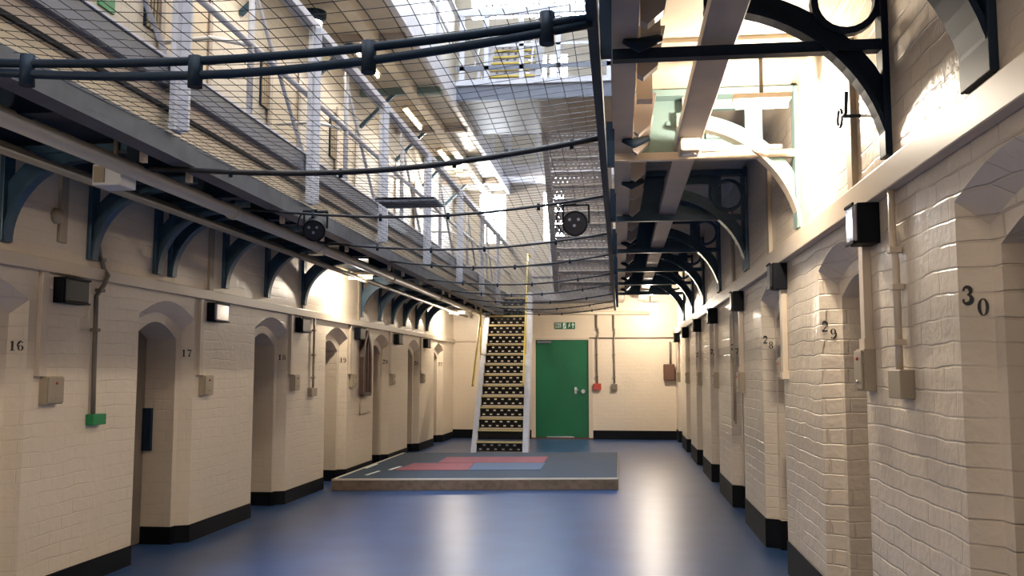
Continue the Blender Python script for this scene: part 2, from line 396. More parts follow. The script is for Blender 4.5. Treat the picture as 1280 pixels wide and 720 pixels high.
for k in range(7):
    y = 4.52 + 2.3 * k if k else 4.52
    y = [4.56, 6.80, 9.15, 11.5, 13.85, 16.25, 18.7][k]
    zb = [1.56, 1.40, 1.45, 1.45, 1.45, 1.45, 1.45][k]
    conduit_drop(XR, 1, y, 2.235, zb, .075, .04, 'cream flat conduit on right wall, %s from the camera' % ORD[k])
    if k != 1: switch_box(XR, 1, y - .065, y + .085, zb - .20, zb, .055, 'steel switch box below the %s conduit on the right wall' % ORD[k])
    else: switch_box(XR, 1, y + .05, y + .2, 1.40, 1.56, .03, 'steel switch box below the second conduit on the right wall')
for k in range(6):
    y = [5.45, 7.68, 9.92, 12.2, 14.4, 16.7][k]
    conduit_drop(XL, -1, y, 2.09, 1.42, .065, .03, 'cream flat conduit on left wall, %s from the camera' % ORD[k])
    tx = ['at far left beside number 16', 'beside number 17', 'beside number 18', 'beside number 19', 'beside number 20', 'beside number 21'][k]
    switch_box(XL, -1, y + .02, y + .20, 1.24, 1.42, .05, 'steel switch box on the left wall %s' % tx)
# upper runs of flat conduit between soffit and trunking
for k, y in enumerate([5.62, 7.85, 10.3, 12.6]):
    tag(MB().box(XL, y - .04, 2.30 if k == 0 else 2.175, XL + .025, y + .04, 2.78).build('cable_conduit', 'conduit_grey', bevel=.003),
        'short brown conduit above left trunking, %s from the camera' % ORD[k], 'conduit', 'short conduits above the left trunking')
for k, y in enumerate([4.75, 7.35, 9.7]):
    tag(MB().box(XR - .03, y - .05, 2.36, XR, y + .05, 3.15).build('cable_conduit', 'conduit_grey', bevel=.003),
        'tall beige conduit above right trunking, %s from the camera' % ORD[k], 'conduit', 'tall conduits above the right trunking')

def pipe_drop(pts, r, bx, m_box, label, m_pipe='conduit_grey'):
    o = thing('conduit_pipe', pts[-1], label, 'pipe')
    MB().tube(pts, r, 8).build('pipe', m_pipe, o)
    for t in (.25, .6, .85):
        k = int(t * (len(pts) - 1)); p = Vector(pts[k]).lerp(Vector(pts[k + 1]), .5) if k + 1 < len(pts) else Vector(pts[k])
        MB().box(p.x - r * 1.5, p.y - r * 1.6, p.z - .012, p.x + r * 1.5, p.y + r * 1.6, p.z + .012).build('pipe_clip', m_pipe, o)
    x0, y0, z0, x1, y1, z1 = bx
    MB().box(*bx).build('outlet_box', m_box, o, bevel=.004)
    return o
pipe_drop([(XL + .03, 6.0, 2.40), (XL + .03, 6.03, 2.30), (XL + .03, 6.10, 2.18), (XL + .06, 6.11, 2.13), (XL + .06, 6.06, 2.06), (XL + .03, 6.02, 1.98), (XL + .03, 6.03, 1.5), (XL + .03, 6.04, 1.15)], .016,
          (XL, 6.0, 1.08, XL + .06, 6.16, 1.155), 'green_box', 'thin brown pipe ending in a green box on the left wall', 'conduit_dark')
pipe_drop([(XR - .03, 4.06, 2.235), (XR - .03, 4.06, 2.02), (XR - .03, 4.03, 1.92), (XR - .03, 4.03, 1.7), (XR - .03, 4.03, 1.45)], .016,
          (XR, 3.93, 1.34, XR - .06, 4.10, 1.46), 'box_steel', 'thin beige pipe ending in a steel socket on the near right wall', 'cream_duct')
pipe_drop([(XL + .03, 10.65, 2.09), (XL + .03, 10.65, 1.8), (XL + .03, 10.65, 1.5), (XL + .03, 10.65, 1.26)], .014,
          (XL, 10.55, 1.16, XL + .05, 10.75, 1.26), 'box_steel', 'thin pipe and grey socket on left wall between doorways 18 and 19', 'conduit_grey')
pipe_drop([(-.50, YF - .03, 2.72), (-.50, YF - .03, 2.45), (-.46, YF - .03, 2.30), (-.50, YF - .03, 2.15), (-.50, YF - .03, 1.5), (-.49, YF - .03, 1.2)], .018,
          (-.58, YF - .07, 1.06, -.41, YF, 1.20), 'red_box', 'vertical pipe with a red call point right of the green door', 'conduit_dark')
pipe_drop([(-.13, YF - .03, 2.72), (-.13, YF - .03, 2.45), (-.11, YF - .03, 2.30), (-.13, YF - .03, 2.15), (-.12, YF - .03, 1.5), (-.12, YF - .03, 1.2)], .018,
          (-.19, YF - .07, 1.06, -.06, YF, 1.19), 'conduit_dark', 'vertical pipe with a small dark box in the middle of the end wall', 'conduit_dark')
tag(MB().tube([(-.66, YF - .02, 2.19), (XR, YF - .02, 2.19)], .014, 6).build('conduit_pipe', 'conduit_dark'), 'thin horizontal pipe from green door to right corner', 'pipe')
tag(MB().tube([(-2.7, YF - .05, 2.76), (.65, YF - .05, 2.72)], .04, 8).build('conduit_pipe', 'pipe_beige'), 'thick horizontal pipe high on the end wall below the landing', 'pipe')
tag(MB().tube([(XR - .02, 9.85, 1.6), (XR - .02, 9.85, .95), (XR - .02, 9.70, .92), (XR - .02, 9.70, 1.55), (XR - .02, 9.76, 1.9), (XR - .02, 9.76, 2.235)], .010, 6).build('conduit_pipe', 'conduit_grey'),
    'thin looped pipe on the right wall beside number 27', 'pipe')
# brown box in the right corner of the end wall
o = thing('bell_box', (1.08, YF - .1, 1.27), 'brown rusty box on the end wall in the right corner', 'box')
MB().box(.93, YF - .13, 1.27, 1.17, YF, 1.62).build('box_body', 'rust_brown', o, bevel=.02)
MB().tube([(1.08, YF - .05, 1.62), (1.08, YF - .05, 2.1)], .02, 8).build('pipe', 'conduit_dark', o)

tag(MB().tube([(XL, 5.56, 2.47), (XL + .03, 5.56, 2.47), (XL + .04, 5.56, 2.47)], .05, 16, radii=[.055, .05, .025]).build('wall_roundel', 'conduit_grey'), 'small round grey fitting on the left wall above the trunking', 'fitting')
o = thing('wall_ring', (XR, 4.62, 2.72), 'iron ring and hook on the right wall beside the bright patch', 'ring')
MB().tube([(XR - .09, 4.66 + .045 * math.cos(t * PI / 8), 2.72 + .045 * math.sin(t * PI / 8)) for t in range(17)], .007, 6, cap=False).build('ring', 'iron_navy', o)
MB().tube([(XR, 4.62, 2.72), (XR - .09, 4.62, 2.72), (XR - .10, 4.5, 2.70), (XR - .10, 4.47, 2.80)], .009, 6).build('hook', 'iron_navy', o)
# ------------------------------------------------------------------ iron brackets
def bracket(X, s, y, zf, zt, cu, cv, R, t0, arm, w, pw, label, group, iron, band=.1, ring=None, flange=None):
    """wall plate, top arm, curved brace (centre cu from the wall, cv above the foot) with its web"""
    o = thing('wall_bracket', (X, y, zf), label, 'bracket', group)
    P = lambda u, v, dy=0: (X - s * u, y + dy, v)
    MB().box(X, y - pw / 2, zf, X - s * .03, y + pw / 2, zt).build('wall_plate', iron, o, bevel=.004)
    MB().box(X - s * .03, y - w / 2, zt - .045, X - s * arm, y + w / 2, zt).build('top_arm', iron, o, bevel=.004)
    n = 18; rr = []; A = []; B = []; th = .012; cz = zf + cv
    for k in range(n + 1):
        t = t0 + (PI / 2 - t0) * k / n; c, sn = math.cos(t), math.sin(t)
        rr.append([P(cu - R * c, cz + R * sn, -w / 2), P(cu - R * c, cz + R * sn, w / 2), P(cu - (R - .022) * c, cz + (R - .022) * sn, w / 2), P(cu - (R - .022) * c, cz + (R - .022) * sn, -w / 2)])
        A.append((cu - R * c, cz + R * sn)); B.append((max(.02, cu - (R + band) * c), min(zt - .02, cz + (R + band) * sn)))
    m = MB(); m.rings(rr, True); m.face(rr[0][::-1]); m.face(rr[-1]); m.build('arc_flange', flange or iron, o)
    m = MB()
    for k in range(n): m.prism([P(*A[k], -th), P(*A[k + 1], -th), P(*B[k + 1], -th), P(*B[k], -th)], (0, th * 2, 0))
    m.build('web', iron, o)
    if ring:
        ru, rv, r1 = ring; m = MB(); rs = []
        for k in range(25):
            t = 2 * PI * k / 24; c, sn = math.cos(t), math.sin(t)
            rs.append([P(ru + r1 * c, rv + r1 * sn, -w * .3), P(ru + r1 * c, rv + r1 * sn, w * .3), P(ru + r1 * .80 * c, rv + r1 * .80 * sn, w * .3), P(ru + r1 * .80 * c, rv + r1 * .80 * sn, -w * .3)])
        m.rings(rs, True); m.build('ring_ornament', iron, o)
    return o
LB = [5.05, 5.97, 6.88, 7.12, 8.15, 9.18, 10.30, 12.7, 13.75, 14.55, 15.35, 16.3, 17.2]
for k, y in enumerate(LB):
    bracket(XL, -1, y, 2.225, 2.80, .52, 0, .50, 0, .80, .075, .10, 'blue iron bracket under left landing, %s from the camera' % ORD[k], 'iron brackets on the left wall', 'iron_blue', band=.11)
RB = [3.10, 4.16, 6.20, 8.75, 11.1, 13.2, 15.2, 17.2]
for k, y in enumerate(RB):
    ir = 'iron_navy' if k < 2 else ('teal_tone' if k == 2 else 'iron_blue')  # third bracket gets a lighter iron colour, with the nearby lamplight painted in
    o = bracket(XR, 1, y, 2.40, 3.36, .80, -.10, .82, .12, 1.10, [.22, .085, .13][min(k, 2)], [.26, .10, .12, .28][min(k, 3)],
                'curved iron bracket under right landing, %s from the camera' % ORD[k], 'iron brackets on the right wall', ir,
                band=.30 if k == 0 else .09, ring=None if k in (0, 2) else (.17, 3.12, .155), flange='cream_duct' if k == 2 else None)  # cream flange: iron brightened in colour to look lamplit
    MB().box(XR - .03, y - .03, 2.885, -.02, y + .03, 2.935).build('tie_bar', 'iron_navy' if k < 2 else ('cream_duct' if k == 2 else 'iron_blue'), o)  # third tie bar is cream for the same painted-in lamplight
    if k >= 2:                                   # riveted cross plate between tie bar and landing, with an opening
        m = MB(); yy = y + .06; x0, x1 = .10, .98
        for q in ((x0, 2.935, x1, 3.06), (x0, 3.24, x1, 3.36), (x0, 3.06, .62, 3.24), (.86, 3.06, x1, 3.24)): m.box(q[0], yy, q[1], q[2], yy + .02, q[3])
        m.build('cross_plate', ir, o)
        f = MB()
        for q in ((.60, 3.04, .88, 3.06), (.60, 3.24, .88, 3.26), (.60, 3.06, .62, 3.24), (.86, 3.06, .88, 3.24)): f.box(q[0], yy - .03, q[1], q[2], yy, q[3])
        f.build('opening_rim', 'iron_blue' if k > 2 else 'teal_tone', o)
        for j in range(3): MB().tube([(.22 + j * .13, yy, 3.15), (.22 + j * .13, yy - .015, 3.15)], .018, 10).build('rivet', ir, o)

# ------------------------------------------------------------------ left landing, first floor
o = thing('gallery_landing', (-3.05, 8, 2.62), 'left first-floor landing with grey steel edge above the cell doors', 'landing')
MB().box(XL, YN, 2.82, XE - .06, YF, 3.02).build('floor_slab', 'iron_navy', o)
MB().box(XE - .09, YN, 2.985, XE + .0, YF, 3.12).build('edge_channel', 'steel_grey', o, bevel=.006)
MB().box(XE - .10, YN, 3.12, XE + .01, YF, 3.135).build('edge_flange', 'steel_lilac', o)
MB().box(XE - .06, YN, 2.885, XE - .04, YF, 2.985).build('upper_fascia', 'beam_grey', o)
MB().box(XE - .05, YN, 2.862, XE - .02, YF, 2.885).build('shadow_strip', 'black_paint', o)
MB().box(XE - .06, YN, 2.735, XE - .04, YF, 2.862).build('lower_fascia', 'cream_board', o)
MB().box(XE - .12, YN, 2.615, XE - .0, YF, 2.735).build('lower_band', 'grey_band', o)
for k, y in enumerate(LB + [3.9, 2.9, 11.5, 18.3]):
    MB().box(XL + .8, y - .05, 2.64, XE - .12, y + .05, 2.82).build('joist', 'iron_navy', o)
# hangers and small plates on the underside edge
for k in range(14):
    y = 3.3 + k * 1.05 + .3 * math.sin(k * 2.3); MB().box(XE - .16, y, 2.575, XE - .13, y + .035, 2.66).build('edge_clip', 'cream_duct', o)
# guard railing
o = thing('guard_railing', (XE, 8, 3.0), 'white painted railing of the left first-floor landing', 'railing')
posts = [2.45, 4.6, 6.75, 8.87, 11.0, 13.3, 15.5, 17.6]
for y in posts:
    m = MB(); m.box(XE + .012, y - .055, 2.74, XE + .045, y + .055, 4.14); m.box(XE + .045, y - .012, 2.74, XE + .10, y + .012, 4.14)
    m.build('post', 'steel_lilac', o, bevel=.003)
MB().box(XE - .03, YN, 4.14, XE + .06, YF, 4.20).build('top_rail', 'steel_lilac', o, bevel=.004)
MB().tube([(XE - .02, YN, 3.62), (XE - .02, YF, 3.62)], .022, 8).build('mid_rail', 'steel_lilac', o)
for a, b in zip(posts[:-1], posts[1:]):
    c = (a + b) / 2
    MB().tube([(XE - .02, c, 3.12), (XE - .02, c, 4.14)], .022, 8).build('baluster', 'steel_lilac', o)
    MB().tube([(XE - .04, c, 4.1), (XE - .04, b, 3.16)], .016, 6).build('brace', 'steel_lilac', o)
    MB().tube([(XE - .04, c, 3.62), (XE - .35, c + .1, 3.72), (XE - .75, c + .2, 3.74)], .016, 6).build('stay_rod', 'white_plastic', o)
# big service pipe under the landing, with loudspeaker box
o = thing('service_pipe', (-2.78, 8, 2.62), 'long beige pipe hung beneath the left landing', 'pipe')
MB().tube([(-2.80, YN, 2.615), (-2.80, 8.0, 2.615), (-2.80, YF, 2.62)], .047, 14).build('pipe_run', 'pipe_beige', o)
for y in (3.6, 6.3, 8.2, 11, 14, 17):
    MB().tube([(-2.80, y, 2.615), (-2.80, y + .05, 2.615)], .058, 14).build('coupling', 'pipe_beige', o)
    MB().box(-2.81, y + .01, 2.65, -2.79, y + .03, 2.82).build('hanger', 'iron_navy', o)
o = thing('loudspeaker', (-2.98, 5.2, 2.55), 'white speaker box hung beside the beige pipe near left bracket', 'loudspeaker')
MB().box(-3.03, 4.90, 2.525, -2.855, 5.08, 2.65).build('cabinet', 'white_plastic', o, bevel=.008)
MB().box(-3.015, 4.89, 2.54, -2.95, 4.902, 2.635).build('grille', 'conduit_grey', o)
MB().tube([(-2.94, 4.99, 2.645), (-2.94, 4.99, 2.82)], .015, 6).build('bracket_rod', 'conduit_dark', o)
for k, (x, z, y1) in enumerate([(-3.28, 2.64, 19.5), (-3.50, 2.74, 19.5)]):
    tag(MB().tube([(x, 1, z), (x, y1, z)], .03, 8).build('service_pipe', 'conduit_grey'), 'thin grey pipe under left landing, %s' % ('running below the bracket arms' if k == 0 else 'running close to the wall above the brackets'), 'pipe')

# ------------------------------------------------------------------ right landing, first floor
o = thing('gallery_landing', (.6, 8, 2.95), 'right first-floor landing overhead with panelled underside', 'landing')
MB().box(.10, YN, 3.39, XR, YF, 3.50).build('floor_slab', 'cream_board', o)
bays = [YN, -.5, 1.6] + [3.10, 4.16, 5.2, 6.20, 8.75, 11.1, 13.2, 15.2, 17.2, YF]
for k in range(len(bays) - 1):
    a, b = bays[k] + .06, bays[k + 1] - .06
    mt = 'cream_board'
    MB().box(.14, a, 3.365, .60, b, 3.39).build('soffit_panel', mt, o); MB().box(.68, a, 3.365, XR - .05, b, 3.39).build('soffit_panel', mt, o)
    MB().box(.11, bays[k + 1] - .05, 3.0, .2, bays[k + 1] + .05, 3.39).build('joist_end', 'cream_duct', o)
m = MB(); m.box(-.03, YN, 2.955, .095, YF, 2.975); m.box(.02, YN, 2.975, .04, YF, 3.38); m.box(-.03, YN, 3.38, .1, YF, 3.40)
m.build('edge_girder', 'beam_grey', o)
for k, y in enumerate([3.75, 4.45, 5.55, 6.05, 6.9, 7.7, 8.5, 9.4, 10.3, 11.3, 12.3, 13.3, 14.3, 15.3, 16.3]):
    MB().prism([(.10, y, 3.16), (.24, y, 3.16), (.20, y, 2.96), (.13, y, 2.90), (.10, y, 2.92)], (0, .07, 0)).build('gusset', 'beam_grey', o)
    if k % 2 == 0: MB().tube([(.03, y + .3, 2.94), (.10, y + .33, 2.93), (.2, y + .36, 2.97)], .03, 8, radii=[.012, .035, .02]).build('clip_lamp', 'iron_navy', o)
MB().box(-.105, YN, 2.68, -.065, 18.5, 2.78).build('net_rail', 'iron_navy', o)
for y in (1.5, 3.6, 5.6, 7.7, 9.9, 12, 14, 16, 18): MB().box(-.07, y, 2.72, -.02, y + .05, 3.0).build('net_rail_strut', 'iron_navy', o)
# long cable box hung under that landing
o = thing('cable_tray', (.465, 8, 2.95), 'long grey boxed beam hung below the right landing', 'cable tray')
MB().box(.385, 1, 2.955, .545, 19.6, 3.03).build('tray', 'beam_grey', o, bevel=.006)
for y in (2.2, 4.16, 6.2, 8.75, 11.1, 13.2, 15.2, 17.2): MB().box(.44, y - .02, 3.03, .49, y + .02, 3.37).build('hanger', 'beam_grey', o)
o = thing('junction_box', (.465, 5.95, 2.87), 'cream junction box fixed beneath the long grey boxed beam', 'box')
MB().box(.40, 5.86, 2.87, .53, 6.08, 2.955).build('box_body', 'cream_duct', o, bevel=.015)
MB().tube([(.465, 5.97, 2.87), (.465, 5.97, 2.862)], .045, 16).build('round_cover', 'white_plastic', o)
tag(MB().tube([(.545, 6.0, 2.90), (.8, 6.0, 2.91), (1.06, 6.0, 2.91)], .018, 8).build('conduit_pipe', 'cream_duct'), 'short cream pipe from the junction box toward the lit bracket', 'pipe')

# ------------------------------------------------------------------ safety net with tensioned cables
NX0, NX1, NY0, NY1 = XE + .0, -.085, .4, 18.5
def sag(u): return 2.72 - .09 * math.sin(PI * u)
o = thing('safety_net', ((NX0 + NX1) / 2, 9, 2.72), 'wire safety netting stretched across the well between the landings', 'netting')
m = MB(); ncol = 31
for i in range(ncol + 1):
    u = i / ncol; x = NX0 + (NX1 - NX0) * u
    pts = [(x + .006 * math.sin(j * 1.7 + i), NY0 + (NY1 - NY0) * j / 44, sag(u) + .008 * math.sin(j * 2.1 + i * .4)) for j in range(45)]
    m.tube(pts, .0018, 3, cap=False)
a = m.build('lengthwise_wires', 'wire_dark', o)
m = MB(); nr = 205
for i in range(nr + 1):
    y = NY0 + (NY1 - NY0) * i / nr
    pts = [(NX0 + (NX1 - NX0) * j / 10, y + .012 * math.sin(j * 1.1 + i * .35), sag(j / 10) + .004) for j in range(11)]
    m.tube(pts, .0018, 3, cap=False)
m.build('crosswise_wires', 'wire_dark', o)
rods = [(3.15, 3.05, .017, 2), (4.83, 4.86, .016, 1), (6.47, 6.2, .010, 1), (8.26, 7.95, .010, 1), (9.75, 9.37, .010, 1), (11.67, 11.3, .010, 1), (13.1, 12.9, .010, 1), (14.7, 14.4, .010, 1), (16.2, 16.0, .010, 1), (17.6, 17.4, .010, 1)]
for k, (yr, yl, r, n) in enumerate(rods):
    o = thing('tension_cable', ((NX0 + NX1) / 2, (yr + yl) / 2, 2.6), ('thick doubled black cable across the well nearest the camera' if k == 0 else 'black cable under the netting, %s back from the camera' % ORD[k]), 'cable', 'cables across the well')
    for q in range(n):
        pts = []
        for j in range(17):
            u = j / 16; z = 2.70 - (.10 if k else .07) * math.sin(PI * u) - .09 * (1 - u) - q * .055 * (.4 + .6 * math.sin(PI * u))
            pts.append((NX0 - .25 * (1 if k < 4 else 0) * (1 - u) + (NX1 - NX0) * u, yl + (yr - yl) * u, z))
        MB().tube(pts, r, 8).build('rod', 'iron_navy' if k == 0 else 'wire_dark', o)
    for j in ((3, 7, 11, 15) if k < 2 else (3, 6, 9, 13)):
        p = pts[j]; MB().tube([(p[0], p[1], p[2] + (.07 if n == 2 else .018)), (p[0], p[1], p[2] - (.045 if n == 2 else .03))], .028 if n == 2 else .012, 8).build('clamp', 'iron_navy', o)
# dark board lying on the net
o = thing('board', (-1.5, 6.45, 2.68), 'dark blue rectangular board lying on the netting beside the left railing', 'board')
MB().box(-1.72, 6.27, 2.665, -1.29, 6.60, 2.685).build('panel', 'iron_blue', o, bevel=.003)
MB().box(-1.72, 6.27, 2.655, -1.29, 6.29, 2.685).build('edge_strip', 'steel_grey', o)

def stage_lamp(x, y, z, r, hang, label, tilt):
    o = thing('stage_spotlight', (x, y, z), label, 'spotlight', 'black stage spotlights hung from cables')
    d = Vector(tilt).normalized(); c = Vector((x, y, z))
    MB().tube([c - d * r * 1.3, c - d * r * 1.05, c - d * r * .4, c + d * r * .9, c + d * r], r, 24, radii=[r * .45, r * .75, r * .95, r, r * 1.04]).build('lamp_body', 'black_paint', o)
    MB().tube([c + d * (r * 1.001), c + d * (r * 1.03)], r * .88, 24).build('lens', 'lens_dark', o)
    m = MB()
    a = d.cross(Vector((0, 0, 1))).normalized(); b = a.cross(d)
    for (u, v) in ((-.3, .35), (.42, .35), (.05, -.15)): 
        p = c + d * (r * 1.02) + a * u * r + b * v * r; m.tube([p, p + d * r * .06], r * .13, 8)
    m.build('bulb', 'steel_grey', o)
    R = Matrix.Identity(3)
    top = z + r * 1.55
    pts = [c + a * r * 1.06 + Vector((0, 0, -.1 * r)), c + a * r * 1.06 + Vector((0, 0, r * 1.45)), c - a * r * 1.06 + Vector((0, 0, r * 1.45)), c - a * r * 1.06 + Vector((0, 0, -.1 * r))]
    m = MB()
    for p, q in zip(pts[:-1], pts[1:]): m.bar(p, q, .012, .022, up=(d.x, d.y, d.z))
    m.build('yoke', 'black_paint', o)
    MB().tube([(x, y, z + r * 1.5), (x, y, hang)], .012, 8).build('clamp', 'black_paint', o)
    pts = [c + a * r * .9 - d * r]
    for k in range(9):
        t = k / 8 * PI; pts.append(c + a * (r * (1.15 + .45 * math.sin(t))) + Vector((0, 0, -r * .8 + k / 8 * r * 2.3)))
    pts.append(Vector((x, y, z + r * 1.55))); MB().tube(pts, .006, 6).build('cord', 'black_paint', o)
    return o
stage_lamp(-.305, 6.55, 2.525, .088, 2.66, 'black round spotlight hung in the well below the perforated stair', (-.05, -1, -.25))
stage_lamp(-2.215, 6.45, 2.51, .080, 2.64, 'black round spotlight hung at the left edge of the netting', (.15, -1, -.55))

# ------------------------------------------------------------------ second-floor landings, bridge
o = thing('gallery_landing', (-3.05, 8, 5.45), 'left second-floor landing high above with lit beige underside', 'landing')
MB().box(XL, YN, 5.50, XE - .05, YF, 5.62).build('floor_slab', 'cream_board', o)
MB().box(XE - .07, YN, 5.42, XE, YF, 5.75).build('edge_channel', 'steel_lilac', o)
MB().box(-2.98, YN, 5.38, -2.84, YF, 5.50).build('long_beam', 'cream_board', o)
for k in range(9): 
    y = 2.0 + 2.1 * k; MB().box(XL, y, 5.40, XE - .07, y + .09, 5.50).build('joist', 'teal_tone' if k % 2 else 'beam_grey', o)
    MB().bar((XL, y + .04, 4.95), (XL + .5, y + .04, 5.42), .05, .05).build('strut', 'iron_blue', o)
o = thing('gallery_landing', (.6, 8, 5.45), 'right second-floor landing mostly hidden above the lower landing', 'landing')
MB().box(-.0, YN, 5.50, XR, YF, 5.62).build('floor_slab', 'cream_board', o)
MB().box(-.05, YN, 5.42, .02, YF, 5.75).build('edge_channel', 'steel_lilac', o)
o = thing('guard_railing', (XE, 8, 5.75), 'pale railing of the second-floor left landing', 'railing')
for k in range(11): MB().box(XE - .03, 1.0 + 1.8 * k, 5.75, XE + .02, 1.05 + 1.8 * k, 6.80).build('post', 'steel_lilac', o)
MB().box(XE - .03, YN, 6.80, XE + .03, YF, 6.86).build('top_rail', 'steel_lilac', o)
MB().tube([(XE, YN, 6.3), (XE, YF, 6.3)], .02, 6).build('mid_rail', 'steel_lilac', o)
o = thing('guard_railing', (.0, 8, 5.75), 'pale railing of the second-floor right landing', 'railing')
for k in range(11): MB().box(-.04, 1.0 + 1.8 * k, 5.75, .01, 1.05 + 1.8 * k, 6.80).build('post', 'steel_lilac', o)
MB().box(-.04, YN, 6.80, .02, YF, 6.86).build('top_rail', 'steel_lilac', o)
o = thing('footbridge', (-1.2, 14.2, 5.45), 'second-floor bridge crossing the well above the netting', 'bridge')
MB().box(XE, 13.3, 5.52, -.05, 15.3, 5.66).build('deck', 'door_taupe', o)
MB().box(XE, 13.22, 5.50, -.05, 13.30, 5.76).build('front_beam', 'steel_grey', o)
MB().box(XE, 13.18, 5.72, -.05, 13.23, 5.80).build('front_flange', 'steel_lilac', o)
for x in (-2.35, -1.98, -1.45, -.9, -.38, -.15): MB().box(x, 13.2, 5.76, x + .07, 13.24, 6.84).build('post', 'steel_lilac', o)
MB().box(XE, 13.19, 6.80, -.05, 13.26, 6.90).build('top_rail', 'steel_lilac', o)
MB().box(XE, 13.20, 5.95, -.05, 13.22, 6.02).build('mid_rail', 'steel_grey', o)
MB().box(XE, 13.20, 6.30, -.05, 13.22, 6.34).build('mid_rail', 'steel_lilac', o)
# end landing at first floor
o = thing('gallery_landing', (-1.2, 19.4, 2.9), 'first-floor landing across the end wall at the stair top', 'landing')
MB().box(-1.75, 18.55, 2.95, -.03, YF, 3.06).build('deck', 'steel_grey', o)
MB().box(XE, 19.3, 2.95, -1.76, YF, 3.06).build('deck', 'steel_grey', o)
MB().box(-1.75, 18.50, 2.90, -.03, 18.55, 3.10).build('front_beam', 'steel_lilac', o)
for x in (-1.78, -1.4, -.9, -.45, -.08): MB().box(x, 18.5, 3.1, x + .04, 18.53, 4.1).build('post', 'steel_lilac', o)
for z in (3.35, 3.6, 4.08): MB().box(-1.78, 18.5, z, -.04, 18.53, z + .04).build('rail', 'steel_grey' if z < 4 else 'steel_lilac', o)
# end landing at second floor
o = thing('gallery_landing', (-1.2, 19.4, 5.5), 'second-floor landing across the end wall under the high windows', 'landing')
MB().box(XE, 18.9, 5.62, -.03, YF, 5.72).build('deck', 'steel_lilac', o)
MB().box(XE, 18.85, 5.55, -.03, 18.9, 5.80).build('front_beam', 'steel_lilac', o)
for z in (6.1, 6.45, 6.8): MB().box(XE, 18.86, z, -.03, 18.89, z + .05).build('rail', 'steel_grey', o)
for x in (-2.3, -1.7, -1.1, -.5): MB().box(x, 18.85, 5.8, x + .06, 18.88, 6.85).build('post', 'steel_lilac', o)

# ------------------------------------------------------------------ stairs
def stair(p0, p1, c0, c1, w0, w1, n, mats, label, rail=True, railh=.95, holes=(6, 2)):
    (y0, z0), (y1, z1) = p0, p1; mt, mn, ms, me, mr = mats
    o = thing('metal_staircase', (c0, y0, z0), label, 'staircase')
    for s in (-1, 1):
        a = Vector((c0 + s * w0 / 2, y0, z0)); b = Vector((c1 + s * w1 / 2, y1, z1))
        d = .17
        MB().prism([a + Vector((0, -d * .5, 0)), a + Vector((0, d, 0)), b + Vector((0, d, 0)), b + Vector((0, 0, .12)), b + Vector((0, -d, .0))] if y1 > y0 else
                   [a + Vector((0, d, 0)), a + Vector((0, -d, 0)), b + Vector((0, -d, 0)), b + Vector((0, d, 0))], (s * .10, 0, 0)).build('stringer', ms, o)
        if me: MB().bar(a + Vector((s * .115, -d * .55, .02)), b + Vector((s * .115, -d, .05)), .03, .05).build('edge_strip', me, o)
        if rail:
            q = Vector((-.11 if s < 0 else .0, 0, railh)); k0 = .10
            m = MB(); pa = a.lerp(b, k0) + q; pb = b + q; m.tube([pa + Vector((0, -.04, -.06)), pa, pb, pb + Vector((0, .5, 0))], .019, 8)
            m.build('handrail', mr, o)
            for t in (.55, 1.0):
                pp = a.lerp(b, t) + Vector((-.11 if s < 0 else .0, 0, 0)); MB().tube([pp, pp + Vector((0, 0, railh))], .014, 6).build('rail_post', mr, o)
    for k in range(n):
        t0, t1 = k / n, (k + 1) / n
        ya, za, yb, zb = y0 + (y1 - y0) * t0, z0 + (z1 - z0) * t0, y0 + (y1 - y0) * t1, z0 + (z1 - z0) * t1
        c = c0 + (c1 - c0) * t1; w = w0 + (w1 - w0) * t1
        x0 = c - w / 2; dy = yb - ya; sg = 1 if dy > 0 else -1
        MB().plate((x0, ya + .02 * sg, za + .015), (w, 0, 0), (0, 0, zb - za - .05), holes[0], holes[1], (0, sg, 0), .008, .36, True).build('riser', mt, o)
        MB().plate((x0, ya, zb - .012), (w, 0, 0), (0, dy, 0), holes[0], 3, (0, 0, 1), .008, .36).build('tread', mt, o)
        MB().box(x0, ya - .022 * sg, zb - .035, x0 + w, ya + .012 * sg, zb).build('nosing', mn, o)
    return o
stair((16.6, 0), (19.3, 3.02), -2.175, -2.31, .84, .76, 15, ('tread_dark', 'nosing_cream', 'steel_lilac', None, 'yellow_paint'),
      'steep metal staircase rising from the floor with black perforated steps and yellow edges')
stair((18.6, 3.06), (15.4, 5.62), -.70, -.71, 1.02, .98, 13, ('tread_grey', 'white_plastic', 'tread_grey', None, 'steel_lilac'),
      'grey perforated metal staircase rising toward the camera above the netting', rail=False, holes=(12, 2))
stair((15.6, 5.66), (18.9, 8.6), -2.0, -2.05, .95, .85, 14, ('tread_grey', 'yellow_paint', 'steel_lilac', 'steel_lilac', 'steel_lilac'),
      'upper metal staircase with yellow-edged steps seen above the bridge', rail=True)

# ------------------------------------------------------------------ low stage with mats
o = thing('low_platform', (-1.8, 13, 0), 'low wooden platform on the blue floor in front of the staircase', 'platform')
A, B, Cc, D = (-3.52, 11.02), (-.035, 11.56), (-.035, 15.3), (-3.52, 14.75)
def pr(P, z0, z1, m): return m.prism([(x, y, z0) for x, y in P], (0, 0, z1 - z0))
pr([A, B, Cc, D], 0, .125, MB()).build('wooden_base', 'wood_edge', o, bevel=.004)
def lerp2(u, v):
    p = Vector(A).lerp(Vector(B), u); q = Vector(D).lerp(Vector(Cc), u); r = p.lerp(q, v); return (r.x, r.y)
pr([lerp2(.012, .012), lerp2(.995, .012), lerp2(.995, .995), lerp2(.012, .995)], .125, .140, MB()).build('top_covering', 'mat_navy', o)
m = MB()
for P in ([(0, 0), (1, 0), (1, .012), (0, .012)], [(0, 0), (.012, 0), (.012, 1), (0, 1)]): pr([lerp2(*q) for q in P], .125, .142, m)
